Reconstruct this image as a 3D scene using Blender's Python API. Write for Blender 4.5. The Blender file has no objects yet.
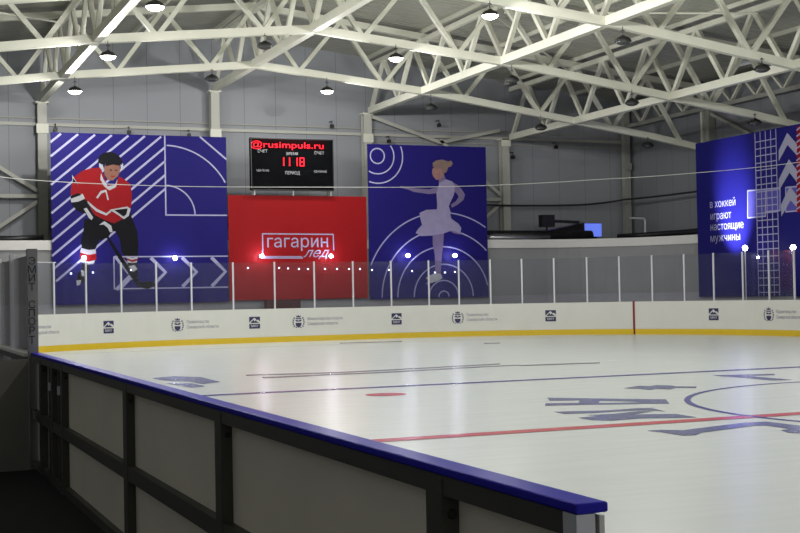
import bpy, bmesh, math, random
from mathutils import Vector, Matrix, geometry
random.seed(7)
SC = bpy.context.scene
COL = SC.collection
PI = math.pi

# ------------------------------------------------------------------ place
W, R, E = 27.14, 10.44, 31.46           # rink width, corner radius, end boards
BH = 1.2                                 # board height
YC = -11.37                              # where the bench boards stop
YP = -2.30                               # lettered post, glass starts here
CAMP = Vector((-1.416, -13.72, 1.64))
FPX, PITCH, ROLL, YAW = 1312.5, 0.021, -0.019, 0.393
_f = Vector((math.sin(YAW)*math.cos(PITCH), math.cos(YAW)*math.cos(PITCH), math.sin(PITCH)))
_r0 = Vector((math.cos(YAW), -math.sin(YAW), 0)); _u0 = _r0.cross(_f)
_r = _r0*math.cos(ROLL) + _u0*math.sin(ROLL)
_u = _u0*math.cos(ROLL) - _r0*math.sin(ROLL)

def hit(x, y, axis, v):
    """point of the plane axis = v that the photo shows at pixel x, y"""
    d = _f*FPX + _r*(x-400) + _u*(266.5-y)
    return CAMP + d*((v-CAMP[axis])/d[axis])

# ------------------------------------------------------------------ helpers
def lin(c):
    return tuple(((v/255)/12.92 if v/255 <= .04045 else ((v/255+.055)/1.055)**2.4) for v in c)

def mat(name, rgb, rough=.6, metal=0., noise=0., nscale=4., bump=0., bscale=20., emit=0., spec=.5, stretch=None):
    m = bpy.data.materials.new(name); m.use_nodes = True
    nt = m.node_tree; b = nt.nodes['Principled BSDF']
    c = lin(rgb)
    b.inputs['Base Color'].default_value = (*c, 1)
    b.inputs['Roughness'].default_value = rough
    b.inputs['Metallic'].default_value = metal
    b.inputs['Specular IOR Level'].default_value = spec
    tc = nt.nodes.new('ShaderNodeTexCoord')
    vec = tc.outputs['Object']
    if stretch:
        mp = nt.nodes.new('ShaderNodeMapping'); mp.inputs['Scale'].default_value = stretch
        nt.links.new(vec, mp.inputs[0]); vec = mp.outputs[0]
    n = nt.nodes.new('ShaderNodeTexNoise'); n.inputs['Scale'].default_value = nscale
    n.inputs['Detail'].default_value = 4
    nt.links.new(vec, n.inputs['Vector'])
    mx = nt.nodes.new('ShaderNodeMix'); mx.data_type = 'RGBA'
    k = noise
    mx.inputs[6].default_value = (*[v*(1-k) for v in c], 1)
    mx.inputs[7].default_value = (*[min(1, v*(1+k)) for v in c], 1)
    nt.links.new(n.outputs['Fac'], mx.inputs[0]); nt.links.new(mx.outputs[2], b.inputs['Base Color'])
    if bump:
        n2 = nt.nodes.new('ShaderNodeTexNoise'); n2.inputs['Scale'].default_value = bscale
        nt.links.new(vec, n2.inputs['Vector'])
        bp_ = nt.nodes.new('ShaderNodeBump'); bp_.inputs['Strength'].default_value = bump
        nt.links.new(n2.outputs['Fac'], bp_.inputs['Height']); nt.links.new(bp_.outputs[0], b.inputs['Normal'])
    if emit:
        b.inputs['Emission Color'].default_value = (*c, 1); b.inputs['Emission Strength'].default_value = emit
    return m

M = {}
M['white_board'] = mat('white_board', (208, 208, 202), .35, noise=.05, nscale=1.5)
M['yellow'] = mat('kick_plate_yellow', (208, 176, 30), .4, noise=.06)
M['blue_cap'] = mat('blue_cap', (54, 50, 178), .3, noise=.05, spec=.06)
M['blue_cap'].node_tree.nodes['Principled BSDF'].inputs['IOR'].default_value = 1.12
M['dark_steel'] = mat('dark_board_frame', (62, 61, 54), .55, noise=.15, nscale=9)
M['back_panel'] = mat('board_back_panel', (236, 228, 208), .5, noise=.1, nscale=2.5, stretch=(1, .6, 1))
M['alu'] = mat('stanchion_aluminium', (205, 205, 212), .4, .1, noise=.04)
M['greypost'] = mat('grey_post', (128, 126, 128), .4, .2, noise=.08)
M['cream'] = mat('cream_steel', (208, 208, 194), .5, noise=.07, nscale=2)
M['column'] = mat('column_paint', (172, 172, 164), .55, noise=.06, nscale=2)
M['grey_steel'] = mat('grey_steel', (150, 150, 144), .55, noise=.1)
M['black'] = mat('black_plastic', (16, 16, 18), .5, noise=.1)
M['rubber'] = mat('rubber_floor', (4, 4, 4), .95, noise=.3, nscale=30, bump=.2, bscale=60)
M['concrete'] = mat('concrete_floor', (110, 108, 104), .8, noise=.12, nscale=3)
M['navy'] = mat('navy_vinyl', (30, 25, 98), .5, noise=.06, nscale=1.2, bump=.12, bscale=1.4, stretch=(1, 1, .35), spec=.08)
M['navy_side'] = mat('navy_vinyl_side', (30, 28, 104), .5, noise=.06, nscale=1.2, bump=.12, bscale=1.4, spec=.08)
M['red_vinyl'] = mat('red_vinyl', (140, 21, 25), .5, noise=.1, nscale=1.2, bump=.35, bscale=1.1, stretch=(1, 1, .4), spec=.08)
M['print_white'] = mat('print_white', (158, 156, 188), .45, noise=.04, spec=.08)
M['print_line'] = mat('print_pale_line', (146, 144, 184), .45, noise=.05, spec=.08)
M['p_red'] = mat('print_red', (132, 20, 26), .5, noise=.14, nscale=3, spec=.08)
M['p_black'] = mat('print_black', (12, 12, 18), .7, noise=.3, nscale=3, spec=.15)
M['p_skin'] = mat('print_skin', (124, 86, 74), .5, noise=.18, nscale=6, spec=.08)
M['p_white'] = mat('print_offwhite', (166, 166, 172), .5, noise=.12, nscale=5, spec=.08)
M['p_dress'] = mat('print_dress', (138, 130, 162), .5, noise=.16, nscale=4, spec=.08)
M['p_limb'] = mat('print_limb', (110, 98, 132), .5, noise=.15, nscale=4, spec=.08)
M['p_hair'] = mat('print_hair', (138, 104, 102), .5, noise=.3, nscale=8, spec=.08)
M['p_chev2'] = mat('print_bun', (118, 98, 92), .5, noise=.3, nscale=8, spec=.08)
M['p_chev'] = mat('print_grey_chevron', (150, 150, 172), .5, noise=.05, spec=.08)
M['p_pale'] = mat('print_pale_block', (84, 80, 160), .5, noise=.06, spec=.08)
M['logo_navy'] = mat('logo_navy', (38, 40, 84), .4, noise=.05)
M['logo_text'] = mat('logo_text', (96, 98, 128), .4, noise=.05)
M['stripe_red'] = mat('board_stripe_red', (120, 22, 28), .4, noise=.05)
M['duct'] = mat('duct_black', (24, 24, 26), .4, .2, noise=.2)
M['pipe'] = mat('pipe_silver', (150, 150, 156), .28, .8, noise=.1)
M['maroon'] = mat('maroon_box', (70, 14, 24), .6, noise=.1)
M['lamp_body'] = mat('lamp_body', (18, 19, 19), .6, 0., noise=.1)
M['lamp_off'] = mat('lamp_lens_off', (58, 60, 60), .25, noise=.05)
M['lamp_on'] = mat('lamp_lens_on', (255, 252, 244), .3, emit=14)
M['bulb'] = mat('bulb_bluish', (226, 228, 255), .3, emit=90)
M['glint_bead'] = mat('glint_bead', (220, 222, 255), .3, emit=4)  # emission stands in for small reflections in the glass
M['globe'] = mat('globe_lamp', (240, 242, 255), .3, emit=26)
M['led'] = mat('led_red', (250, 34, 50), .4, emit=.8, spec=.05)
M['led_dim'] = mat('led_red_panel', (22, 2, 4), .6, emit=.1, spec=.03)
M['board_black'] = mat('scoreboard_black', (6, 7, 9), .6, noise=.1, spec=.03)
M['screen'] = mat('screen_blue', (104, 128, 240), .3, noise=.05, emit=.75)
M['rope'] = mat('rope_white', (186, 186, 182), .6, noise=.05)
M['cable'] = mat('cable_black', (34, 34, 36), .6, noise=.05)
M['orange'] = mat('pipe_orange', (130, 70, 40), .5, noise=.1)
M['parapet_lip'] = mat('parapet_lip', (206, 204, 200), .6, noise=.05)
M['parapet_low'] = mat('parapet_wall', (136, 137, 138), .7, noise=.08, nscale=1.4)
M['plinth'] = mat('plinth', (150, 150, 156), .6, noise=.06)
M['bench_panel'] = mat('bench_end_panel', (112, 110, 102), .5, noise=.12)
M['mark_red'] = mat('ice_mark_red', (208, 104, 110), .2, noise=.16, nscale=3, spec=.3)
M['mark_blue'] = mat('ice_mark_blue', (96, 96, 160), .2, noise=.16, nscale=3, spec=.3)
M['mark_letter'] = mat('ice_mark_letter', (120, 124, 160), .2, noise=.14, nscale=2, spec=.3)
M['mark_faint'] = mat('ice_mark_faint', (140, 140, 158), .2, noise=.2, nscale=2, spec=.3)

def ice_material():
    m = mat('ice', (212, 217, 214), .13, noise=.03, nscale=.22)
    nt = m.node_tree; b = nt.nodes['Principled BSDF']
    tc = nt.nodes.new('ShaderNodeTexCoord')
    mp = nt.nodes.new('ShaderNodeMapping'); mp.inputs['Rotation'].default_value = (0, 0, .5); mp.inputs['Scale'].default_value = (.5, 5, 1)
    n = nt.nodes.new('ShaderNodeTexNoise'); n.inputs['Scale'].default_value = 1.4; n.inputs['Detail'].default_value = 6
    nt.links.new(tc.outputs['Object'], mp.inputs[0]); nt.links.new(mp.outputs[0], n.inputs['Vector'])
    mr = nt.nodes.new('ShaderNodeMapRange'); mr.inputs['To Min'].default_value = .2; mr.inputs['To Max'].default_value = .3
    nt.links.new(n.outputs['Fac'], mr.inputs['Value']); nt.links.new(mr.outputs[0], b.inputs['Roughness'])
    bp_ = nt.nodes.new('ShaderNodeBump'); bp_.inputs['Strength'].default_value = .003; bp_.inputs['Distance'].default_value = .02
    nt.links.new(n.outputs['Fac'], bp_.inputs['Height']); nt.links.new(bp_.outputs[0], b.inputs['Normal'])
    b.inputs['Specular IOR Level'].default_value = .25
    return m
M['ice'] = ice_material()

def panel_material(name, rgb, axis, period=1.0, rough=.6):
    """sandwich panels with narrow vertical joints"""
    m = mat(name, rgb, rough, noise=.05, nscale=.7)
    nt = m.node_tree; b = nt.nodes['Principled BSDF']
    tc = nt.nodes.new('ShaderNodeTexCoord'); sp = nt.nodes.new('ShaderNodeSeparateXYZ')
    nt.links.new(tc.outputs['Object'], sp.inputs[0])
    pp = nt.nodes.new('ShaderNodeMath'); pp.operation = 'PINGPONG'; pp.inputs[1].default_value = period/2
    nt.links.new(sp.outputs[axis], pp.inputs[0])
    gt = nt.nodes.new('ShaderNodeMath'); gt.operation = 'GREATER_THAN'; gt.inputs[1].default_value = .012
    nt.links.new(pp.outputs[0], gt.inputs[0])
    mx = nt.nodes.new('ShaderNodeMix'); mx.data_type = 'RGBA'
    src = b.inputs['Base Color'].links[0].from_socket
    mx.inputs[6].default_value = (*[v*.6 for v in lin(rgb)], 1)
    nt.links.new(src, mx.inputs[7]); nt.links.new(gt.outputs[0], mx.inputs[0])
    nt.links.new(mx.outputs[2], b.inputs['Base Color'])
    return m
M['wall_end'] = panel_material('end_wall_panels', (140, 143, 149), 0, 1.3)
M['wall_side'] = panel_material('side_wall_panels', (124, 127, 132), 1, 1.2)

def deck_material():
    m = mat('roof_deck', (168, 168, 158), .5, noise=.12, nscale=.6)
    nt = m.node_tree; b = nt.nodes['Principled BSDF']
    tc = nt.nodes.new('ShaderNodeTexCoord')
    wv = nt.nodes.new('ShaderNodeTexWave'); wv.bands_direction = 'Y'; wv.inputs['Scale'].default_value = 1.05
    wv.inputs['Distortion'].default_value = 0
    nt.links.new(tc.outputs['Object'], wv.inputs['Vector'])
    bp_ = nt.nodes.new('ShaderNodeBump'); bp_.inputs['Strength'].default_value = .8; bp_.inputs['Distance'].default_value = .06
    nt.links.new(wv.outputs['Fac'], bp_.inputs['Height']); nt.links.new(bp_.outputs[0], b.inputs['Normal'])
    return m
M['deck'] = deck_material()

def glass_material():
    m = bpy.data.materials.new('screen_glass'); m.use_nodes = True
    nt = m.node_tree; nt.nodes.clear()
    out = nt.nodes.new('ShaderNodeOutputMaterial'); tr = nt.nodes.new('ShaderNodeBsdfTransparent')
    tr.inputs[0].default_value = (.90, .91, .92, 1)
    gl = nt.nodes.new('ShaderNodeBsdfGlossy'); gl.inputs['Roughness'].default_value = .04
    df = nt.nodes.new('ShaderNodeBsdfDiffuse'); df.inputs[0].default_value = (.6, .6, .66, 1)
    fr = nt.nodes.new('ShaderNodeFresnel'); fr.inputs[0].default_value = 1.3
    n = nt.nodes.new('ShaderNodeTexNoise'); n.inputs['Scale'].default_value = 1.2
    mr = nt.nodes.new('ShaderNodeMapRange'); mr.inputs['To Min'].default_value = .005; mr.inputs['To Max'].default_value = .03
    nt.links.new(n.outputs['Fac'], mr.inputs['Value'])
    a = nt.nodes.new('ShaderNodeMixShader'); c = nt.nodes.new('ShaderNodeMixShader')
    nt.links.new(mr.outputs[0], a.inputs[0]); nt.links.new(tr.outputs[0], a.inputs[1]); nt.links.new(df.outputs[0], a.inputs[2])
    nt.links.new(fr.outputs[0], c.inputs[0]); nt.links.new(a.outputs[0], c.inputs[1]); nt.links.new(gl.outputs[0], c.inputs[2])
    nt.links.new(c.outputs[0], out.inputs[0])
    return m
M['glass'] = glass_material()

class MB:
    def __init__(s): s.v = []; s.f = []; s.mi = []; s.mats = []
    def slot(s, m):
        if m not in s.mats: s.mats.append(m)
        return s.mats.index(m)
    def add(s, vs, fs, m=None):
        k = len(s.v); s.v += [tuple(v) for v in vs]; s.f += [tuple(i+k for i in f) for f in fs]
        s.mi += [s.slot(m) if m else 0]*len(fs); return s
    def box(s, a, b, m=None):
        (x0, y0, z0), (x1, y1, z1) = a, b
        vs = [(x, y, z) for x in (x0, x1) for y in (y0, y1) for z in (z0, z1)]
        return s.add(vs, [(0, 1, 3, 2), (4, 6, 7, 5), (0, 4, 5, 1), (2, 3, 7, 6), (0, 2, 6, 4), (1, 5, 7, 3)], m)
    def bar(s, p, q, w, h, m=None, up=(0, 0, 1)):
        p, q = Vector(p), Vector(q); d = (q-p).normalized(); u = Vector(up)
        if abs(d.dot(u)) > .98: u = Vector((0, 1, 0))
        x = d.cross(u).normalized(); u = x.cross(d).normalized()
        vs = [c + x*(w/2*i) + u*(h/2*j) for c in (p, q) for i, j in ((-1, -1), (1, -1), (1, 1), (-1, 1))]
        return s.add(vs, [(3, 2, 1, 0), (4, 5, 6, 7), (0, 1, 5, 4), (1, 2, 6, 5), (2, 3, 7, 6), (3, 0, 4, 7)], m)
    def tube(s, pts, r, n=8, m=None):
        pts = [Vector(p) for p in pts]; rings = []
        for i, p in enumerate(pts):
            d = (pts[min(i+1, len(pts)-1)] - pts[max(i-1, 0)]).normalized()
            u = Vector((0, 0, 1)) if abs(d.z) < .95 else Vector((1, 0, 0))
            x = d.cross(u).normalized(); u = x.cross(d)
            rr = r[i] if isinstance(r, (list, tuple)) else r
            rings.append([p + x*rr*math.cos(2*PI*k/n) + u*rr*math.sin(2*PI*k/n) for k in range(n)])
        vs = [v for g in rings for v in g]
        fs = [(i*n+k, i*n+(k+1) % n, (i+1)*n+(k+1) % n, (i+1)*n+k) for i in range(len(pts)-1) for k in range(n)]
        fs += [tuple(range(n-1, -1, -1)), tuple((len(pts)-1)*n+k for k in range(n))]
        return s.add(vs, fs, m)
    def lathe(s, prof, c=(0, 0, 0), n=20, m=None):
        c = Vector(c); vs = [c+Vector((r*math.cos(2*PI*k/n), r*math.sin(2*PI*k/n), z)) for r, z in prof for k in range(n)]
        fs = [(i*n+k, i*n+(k+1) % n, (i+1)*n+(k+1) % n, (i+1)*n+k) for i in range(len(prof)-1) for k in range(n)]
        return s.add(vs, fs, m)
    def poly(s, pts, m=None): return s.add(pts, [tuple(range(len(pts)))], m)
    def build(s, name, m=None, parent=None, smooth=False):
        me = bpy.data.meshes.new(name); me.from_pydata(s.v, [], s.f)
        for k in (s.mats or [m]): me.materials.append(k)
        if s.mats:
            for p, i in zip(me.polygons, s.mi): p.material_index = i
        bm = bmesh.new(); bm.from_mesh(me)
        if any(len(f.verts) > 4 for f in bm.faces): bmesh.ops.triangulate(bm, faces=[f for f in bm.faces if len(f.verts) > 4])
        if len(bm.faces) > 1 and not any(e.is_boundary for e in bm.edges): bmesh.ops.recalc_face_normals(bm, faces=bm.faces)
        bm.to_mesh(me); bm.free()
        if smooth:
            for p in me.polygons: p.use_smooth = True
        o = bpy.data.objects.new(name, me); COL.objects.link(o)
        if parent:
            o.parent = parent; o.matrix_parent_inverse = Matrix.Translation(-parent.location) if not parent.rotation_euler.z else (Matrix.Translation(parent.location) @ Matrix.Rotation(parent.rotation_euler.z, 4, 'Z')).inverted()
        return o

def tag(o, label=None, cat=None, group=None, kind=None):
    if label: o['label'] = label
    if cat: o['category'] = cat
    if group: o['group'] = group
    if kind: o['kind'] = kind
    return o
def thing(name, label, cat, loc=(0, 0, 0), group=None):
    o = bpy.data.objects.new(name, None); COL.objects.link(o); o.location = loc; o.empty_display_size = .2
    return tag(o, label, cat, group)
def struct(o): return tag(o, kind='structure')
def dup(root, off, label, group=None):
    r = root.copy(); COL.objects.link(r); r.location = root.location + Vector(off)
    r['label'] = label
    if group: r['group'] = group
    for ch in list(root.children):
        c = ch.copy(); COL.objects.link(c); c.parent = r; c.matrix_parent_inverse = ch.matrix_parent_inverse.copy()
        for g in list(ch.children):
            d = g.copy(); COL.objects.link(d); d.parent = c; d.matrix_parent_inverse = g.matrix_parent_inverse.copy()
    return r

FONT = None
def text_verts(body, size, align='LEFT', shear=0.0):
    """outline lettering as clean non-overlapping triangles (the glyph contours may overlap)"""
    cu = bpy.data.curves.new('txt', 'FONT'); cu.body = body; cu.size = 1; cu.align_x = align; cu.shear = shear
    o = bpy.data.objects.new('txt', cu); COL.objects.link(o)
    bpy.context.view_layer.update()
    dg = bpy.context.evaluated_depsgraph_get()
    cv = o.evaluated_get(dg).to_curve(dg)
    loops = []
    for sp in cv.splines:
        bz = sp.bezier_points; L = []
        if not len(bz): continue
        for k in range(len(bz)):
            a, b = bz[k], bz[(k+1) % len(bz)]
            straight = (a.handle_right-a.co).length < 1e-5 and (b.handle_left-b.co).length < 1e-5
            c0, c1 = a.co, b.co
            d1 = (a.handle_right-c0).cross(c1-c0).length; d2 = (c1-b.handle_left).cross(c1-c0).length
            n = 1 if straight or (d1 < 1e-5 and d2 < 1e-5) else 3
            for t in range(n):
                t = t/n
                p = a.co*(1-t)**3 + a.handle_right*3*t*(1-t)**2 + b.handle_left*3*t*t*(1-t) + b.co*t**3
                L.append(Vector((p.x, p.y)))
        loops.append(L)
    o.to_curve_clear(); bpy.data.objects.remove(o); bpy.data.curves.remove(cu)
    V = []; Ed = []
    for L in loops:
        k = len(V); V += L; Ed += [(k+i, k+(i+1) % len(L)) for i in range(len(L))]
    if not V: return [], []
    ov, oe, of = geometry.delaunay_2d_cdt(V, Ed, [], 0, 1e-5)[:3]
    bbs = [(min(p.x for p in L), max(p.x for p in L), min(p.y for p in L), max(p.y for p in L)) for L in loops]
    F = []
    for f in of:
        c = (ov[f[0]]+ov[f[1]]+ov[f[2]])/3; w = 0
        for L, (bx0, bx1, by0, by1) in zip(loops, bbs):
            if not (bx0 <= c.x <= bx1 and by0 <= c.y <= by1): continue
            for i in range(len(L)):
                a, b = L[i], L[(i+1) % len(L)]
                if (a.y <= c.y) != (b.y <= c.y):
                    cr = (b.x-a.x)*(c.y-a.y)-(c.x-a.x)*(b.y-a.y)
                    if b.y > a.y and cr > 0: w += 1
                    elif b.y <= a.y and cr < 0: w -= 1
        if w: F.append(tuple(f))
    return [Vector((p.x*size, p.y*size, 0)) for p in ov], F
def add_text(mb, fn, body, size, m=None, fit=None, **kw):
    """fn maps (x, y) of the lettering onto the surface; fit = total width"""
    vs, fs = text_verts(body, size, **kw)
    if not vs: return
    k = 1
    if fit:
        x0 = min(v.x for v in vs); x1 = max(v.x for v in vs); k = fit/(x1-x0)
        vs = [Vector(((v.x-x0)*k, v.y, 0)) for v in vs]
    mb.add([fn(v.x, v.y) for v in vs], fs, m)

_q = [0]
def nud():
    _q[0] = (_q[0]+1) % 9; return _q[0]*.0004
def stroke(pts, w, closed=False):
    """2D ribbon of width w along pts -> list of quads"""
    out = []; n = len(pts)
    for i in range(n if closed else n-1):
        (x0, y0), (x1, y1) = pts[i], pts[(i+1) % n]
        dx, dy = x1-x0, y1-y0; L = math.hypot(dx, dy) or 1; nx, ny = -dy/L*w/2, dx/L*w/2
        ex, ey = dx/L*w*.3, dy/L*w*.3
        out.append([(x0-ex+nx, y0-ey+ny), (x1+ex+nx, y1+ey+ny), (x1+ex-nx, y1+ey-ny), (x0-ex-nx, y0-ey-ny)])
    return out
def ribbon(mb, pts, w, y, m=None, win=None):
    """mitred ribbon on a plane of constant y, clipped to whole segments inside win"""
    n = len(pts); L = []
    for i, (x, z) in enumerate(pts):
        (ax, az), (bx_, bz) = pts[max(i-1, 0)], pts[min(i+1, n-1)]
        if i in (0, n-1) and math.hypot(pts[0][0]-pts[-1][0], pts[0][1]-pts[-1][1]) < 1e-6: (ax, az), (bx_, bz) = pts[-2], pts[1]
        dx, dz = bx_-ax, bz-az; q = math.hypot(dx, dz) or 1
        L.append(((x-dz/q*w/2, y, z+dx/q*w/2), (x+dz/q*w/2, y, z-dx/q*w/2), win is None or (win[0]+w/2 <= x <= win[1]-w/2 and win[2]+w/2 <= z <= win[3]-w/2)))
    for a, b in zip(L, L[1:]):
        if a[2] and b[2]: mb.poly([a[0], b[0], b[1], a[1]], m)
    return mb
def arc(cx, cy, r, a0, a1, n=28): return [(cx+r*math.cos(math.radians(a0+(a1-a0)*i/n)), cy+r*math.sin(math.radians(a0+(a1-a0)*i/n))) for i in range(n+1)]

# ------------------------------------------------------------------ floors
floor = struct(MB().box((0, -16, -.15), (W+.3, E+.3, 0)).build('floor', M['ice']))
struct(MB().box((-7.5, -16, -.3), (-.014, YP-.2, .25)).build('floor', M['rubber']))
fl = MB().box((-7.5, YP-.2, -.3), (-.14, 37, .0)).box((-.14, E+.3, -.3), (30.9, 37, .0)).box((W+.3, -16, -.3), (30.9, E+.3, .0))
struct(fl.build('floor', M['concrete']))

IZ = [.003]
def ice(pxs):
    IZ[0] += .0003
    return [Vector((*hit(x, y, 2, 0)[:2], IZ[0])) for x, y in pxs]
CL = W/2
def ice_strip(y0, y1, z=.004, n=1): return [(.02, y0, z), (W-.02, y0, z), (W-.02, y1, z), (.02, y1, z)]
MB().poly(ice_strip(-.15, .15, .005)).build('centre_line', M['mark_red'], floor)
MB().poly(ice_strip(7.74, 8.04)).build('blue_line', M['mark_blue'], floor)
MB().poly([(1.2, E-4.03, .004), (W-1.2, E-4.03, .004), (W-1.2, E-3.97, .004), (1.2, E-3.97, .004)]).build('goal_line', M['mark_faint'], floor)
def ring(cx, cy, r, w, z, n=96):
    mb = MB(); vs = [Vector((cx+q*math.cos(2*PI*k/n), cy+q*math.sin(2*PI*k/n), z)) for q in (r-w/2, r+w/2) for k in range(n)]
    return mb.add(vs, [(k, (k+1) % n, n+(k+1) % n, n+k) for k in range(n)])
ring(CL, 0, 4.5, .09, .006).build('centre_circle', M['mark_blue'], floor)
MB().poly([(CL-7+.34*math.cos(2*PI*k/32), 6.25+.34*math.sin(2*PI*k/32), .004) for k in range(32)]).build('faceoff_spot', M['mark_red'], floor)
def c4(L): return [(540+x/6.154, 360+y/6.154) for x, y in L]
def c5(L): return [(660+x/5.714, 350+y/5.714) for x, y in L]
for P in (c4([(45, 233), (400, 238), (775, 243), (797, 270), (640, 270), (575, 257), (370, 252), (245, 250), (60, 252)]),
          c4([(35, 267), (240, 264), (360, 266), (575, 262), (640, 270), (560, 273), (300, 276), (30, 283)]),
          c4([(245, 249), (370, 251), (358, 267), (238, 266)]),
          c4([(85, 320), (420, 311), (600, 298), (685, 297), (775, 318), (690, 312), (600, 311), (420, 321), (320, 328), (150, 333)]),
          c4([(285, 341), (450, 333), (610, 316), (700, 317), (580, 334), (420, 346)]),
          [(578, 418), (605, 415.5), (640, 414.6), (676, 414.2), (697, 417.6), (675, 418.2), (640, 418.6), (612, 420.8), (592, 420.3)]):
    MB().poly(ice(P)).build('painted_letter_stroke', M['mark_letter'], floor)
for P in (c5([(-77, 463), (0, 458), (130, 460), (480, 417), (610, 411), (800, 434), (800, 478), (735, 474), (690, 460), (745, 452), (600, 432), (540, 434), (235, 474), (205, 488), (130, 490), (0, 470)]),
          c5([(295, 146), (650, 137), (660, 144), (500, 149), (760, 172), (640, 175), (480, 160), (340, 150)]),
          c5([(-208, 220), (-120, 206), (-60, 208), (-20, 202), (60, 204), (90, 209), (210, 210), (205, 219), (90, 217), (60, 226), (-20, 222), (-60, 229), (-120, 222)])):
    MB().poly(ice(P)).build('painted_letter_stroke', M['mark_letter'], floor)
def c3(L): return [(100+x/3.27, 370+y/3.27) for x, y in L]
for P in (c3([(170, 27), (240, 21), (330, 24), (395, 40), (335, 46), (290, 38), (200, 34)]), c3([(215, 44), (300, 44), (345, 54), (300, 58)])):
    MB().poly(ice(P)).build('painted_letter_stroke', M['mark_letter'], floor)
for a, b, w in (((262, 378), (310, 375.8), 1.1), ((310, 375.8), (400, 371.8), .9), ((400, 371.8), (480, 367.2), .8), ((480, 367.2), (520, 365.3), .6),
                ((246, 375.5), (335, 373), .9), ((335, 373), (400, 369.7), .8), ((400, 369.7), (500, 364.2), .7), ((520, 365.8), (600, 363), .7), ((340, 343.2), (402, 341.4), .7), ((484, 343.6), (500, 343.2), .8)):
    fn = MB().poly(ice([(a[0], a[1]-w/2), (b[0], b[1]-w/2), (b[0], b[1]+w/2), (a[0], a[1]+w/2)])).build('faint_marking', M['mark_faint'], floor)


# ------------------------------------------------------------------ rink boards (one continuous run)
Ls = [E-R-YP, R*PI/2, W-2*R, R*PI/2, E-R+12]
def bp(s, off=0.):
    """inner face of the boards at arc length s, off = outwards"""
    if s < Ls[0]: return (-off, YP+s)
    s -= Ls[0]
    if s < Ls[1]:
        a = PI-s/R; return (R+(R+off)*math.cos(a), E-R+(R+off)*math.sin(a))
    s -= Ls[1]
    if s < Ls[2]: return (R+s, E+off)
    s -= Ls[2]
    if s < Ls[3]:
        a = PI/2-s/R; return (W-R+(R+off)*math.cos(a), E-R+(R+off)*math.sin(a))
    s -= Ls[3]; return (W+off, E-R-s)
TOT = sum(Ls)
def srange(a=0., b=TOT, st=.5):
    k = [a, b]+[x for x in (Ls[0], Ls[0]+Ls[1], sum(Ls[:3]), sum(Ls[:4])) if a < x < b]
    x = a
    while x < b:
        k.append(x); x += st
    return sorted(set(round(v, 4) for v in k))
def sweep(mb, a, b, o0, o1, z0, z1, st=.5, path=None, m=None):
    P = path or bp
    ss = srange(a, b, st); vs = []
    for s in ss:
        (x0, y0), (x1, y1) = P(s, o0), P(s, o1)
        vs += [(x0, y0, z0), (x1, y1, z0), (x1, y1, z1), (x0, y0, z1)]
    fs = [(4*i+k, 4*i+(k+1) % 4, 4*i+4+(k+1) % 4, 4*i+4+k) for i in range(len(ss)-1) for k in range(4)]
    n = 4*(len(ss)-1); fs += [(3, 2, 1, 0), (n, n+1, n+2, n+3)]
    return mb.add(vs, fs, m)
rb = thing('rink_boards', 'long white rink boards with yellow kick plate curving around the far end of the ice', 'rink boards', (0, YP, 0))
sweep(MB(), 0, TOT, 0, .02, .2, BH-.025).build('facing', M['white_board'], rb)
sweep(MB(), 0, TOT, -.008, .02, .0, .2).build('kick_plate', M['yellow'], rb)
sweep(MB(), 0, TOT, .0, .12, BH-.025, BH).build('top_cap', M['white_board'], rb)
sweep(MB(), 0, TOT, .02, .09, .1, .17).build('lower_rail', M['dark_steel'], rb)
sweep(MB(), 0, TOT, .02, .09, .77, .83).build('middle_rail', M['dark_steel'], rb)
sweep(MB(), 0, TOT, .02, .09, BH-.085, BH-.025).build('upper_rail', M['dark_steel'], rb)
st_s = [1.4+1.25*k for k in range(17)]+[23.0, 24.3, 25.6, 26.9, 28.2, 29.5, 30.8, 32.05] + \
       [33.35, 34.66, 36.03, 37.35, 38.64, 40.15, 41.68, 43.18, 44.68, 46.19, 47.66, 48.81, 50.0, 51.18, 52.38, 53.61, 54.83, 56.08, 57.33, 58.51, 59.72, 60.86, 62.03]
st_s = [s+(.05 if s > 33 else 0) for s in st_s]
def dirs(s):
    (x0, y0), (x1, y1) = bp(s-.02), bp(s+.02); t = Vector((x1-x0, y1-y0, 0)).normalized(); return t
def gtop(s): return 2.06 if s < 23 else (2.06+(2.86-2.06)*min(1, (s-23)/.01) if s < 23.01 else 2.86)
for i, s in enumerate(st_s):
    x, y = bp(s, .055); t = dirs(s); p = Vector((x, y, 0)); zt = gtop(s)
    w = .055 if s > 23 else .045
    MB().bar(p+Vector((0, 0, .0 if s < 23 else BH)), p+Vector((0, 0, zt+.02)), w, .05, up=t.cross(Vector((0, 0, 1)))).build('stanchion', M['alu'], rb)
    s1 = st_s[i+1] if i+1 < len(st_s) else None
    if s1: sweep(MB(), s+.03, s1-.03, .05, .062, BH, (zt if s >= 23 else 2.03), .35).build('glass_pane', M['glass'], rb)
sweep(MB(), .06, 1.37, .05, .062, BH, 2.03).build('glass_pane', M['glass'], rb)
sweep(MB(), 32.1, 33.5, .045, .066, 2.86, 2.885, .3).build('glass_rail', M['alu'], rb)
# tall grey post with stacked lettering where the bench opening starts
gp = MB().box((-.085, YP-.04, .0), (-.003, YP+.05, 2.08)).build('lettered_post', M['greypost'], rb)
gp['label'] = 'thick grey post with black stacked lettering'
for wd, pys in (('ЭМИТ', (261, 269.5, 278, 287)), ('СПОРТ', (304.5, 313, 321.5, 330.5, 340))):
    pt = MB()
    for ch, py in zip(wd, pys):
        P = hit(32, py, 1, YP-.045)
        add_text(pt, lambda a, b, P=P: (P.x+a, YP-.045, P.z+b-.03), ch, .088, align='CENTER')
    pt.build('lettering', M['black'], gp)

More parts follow.
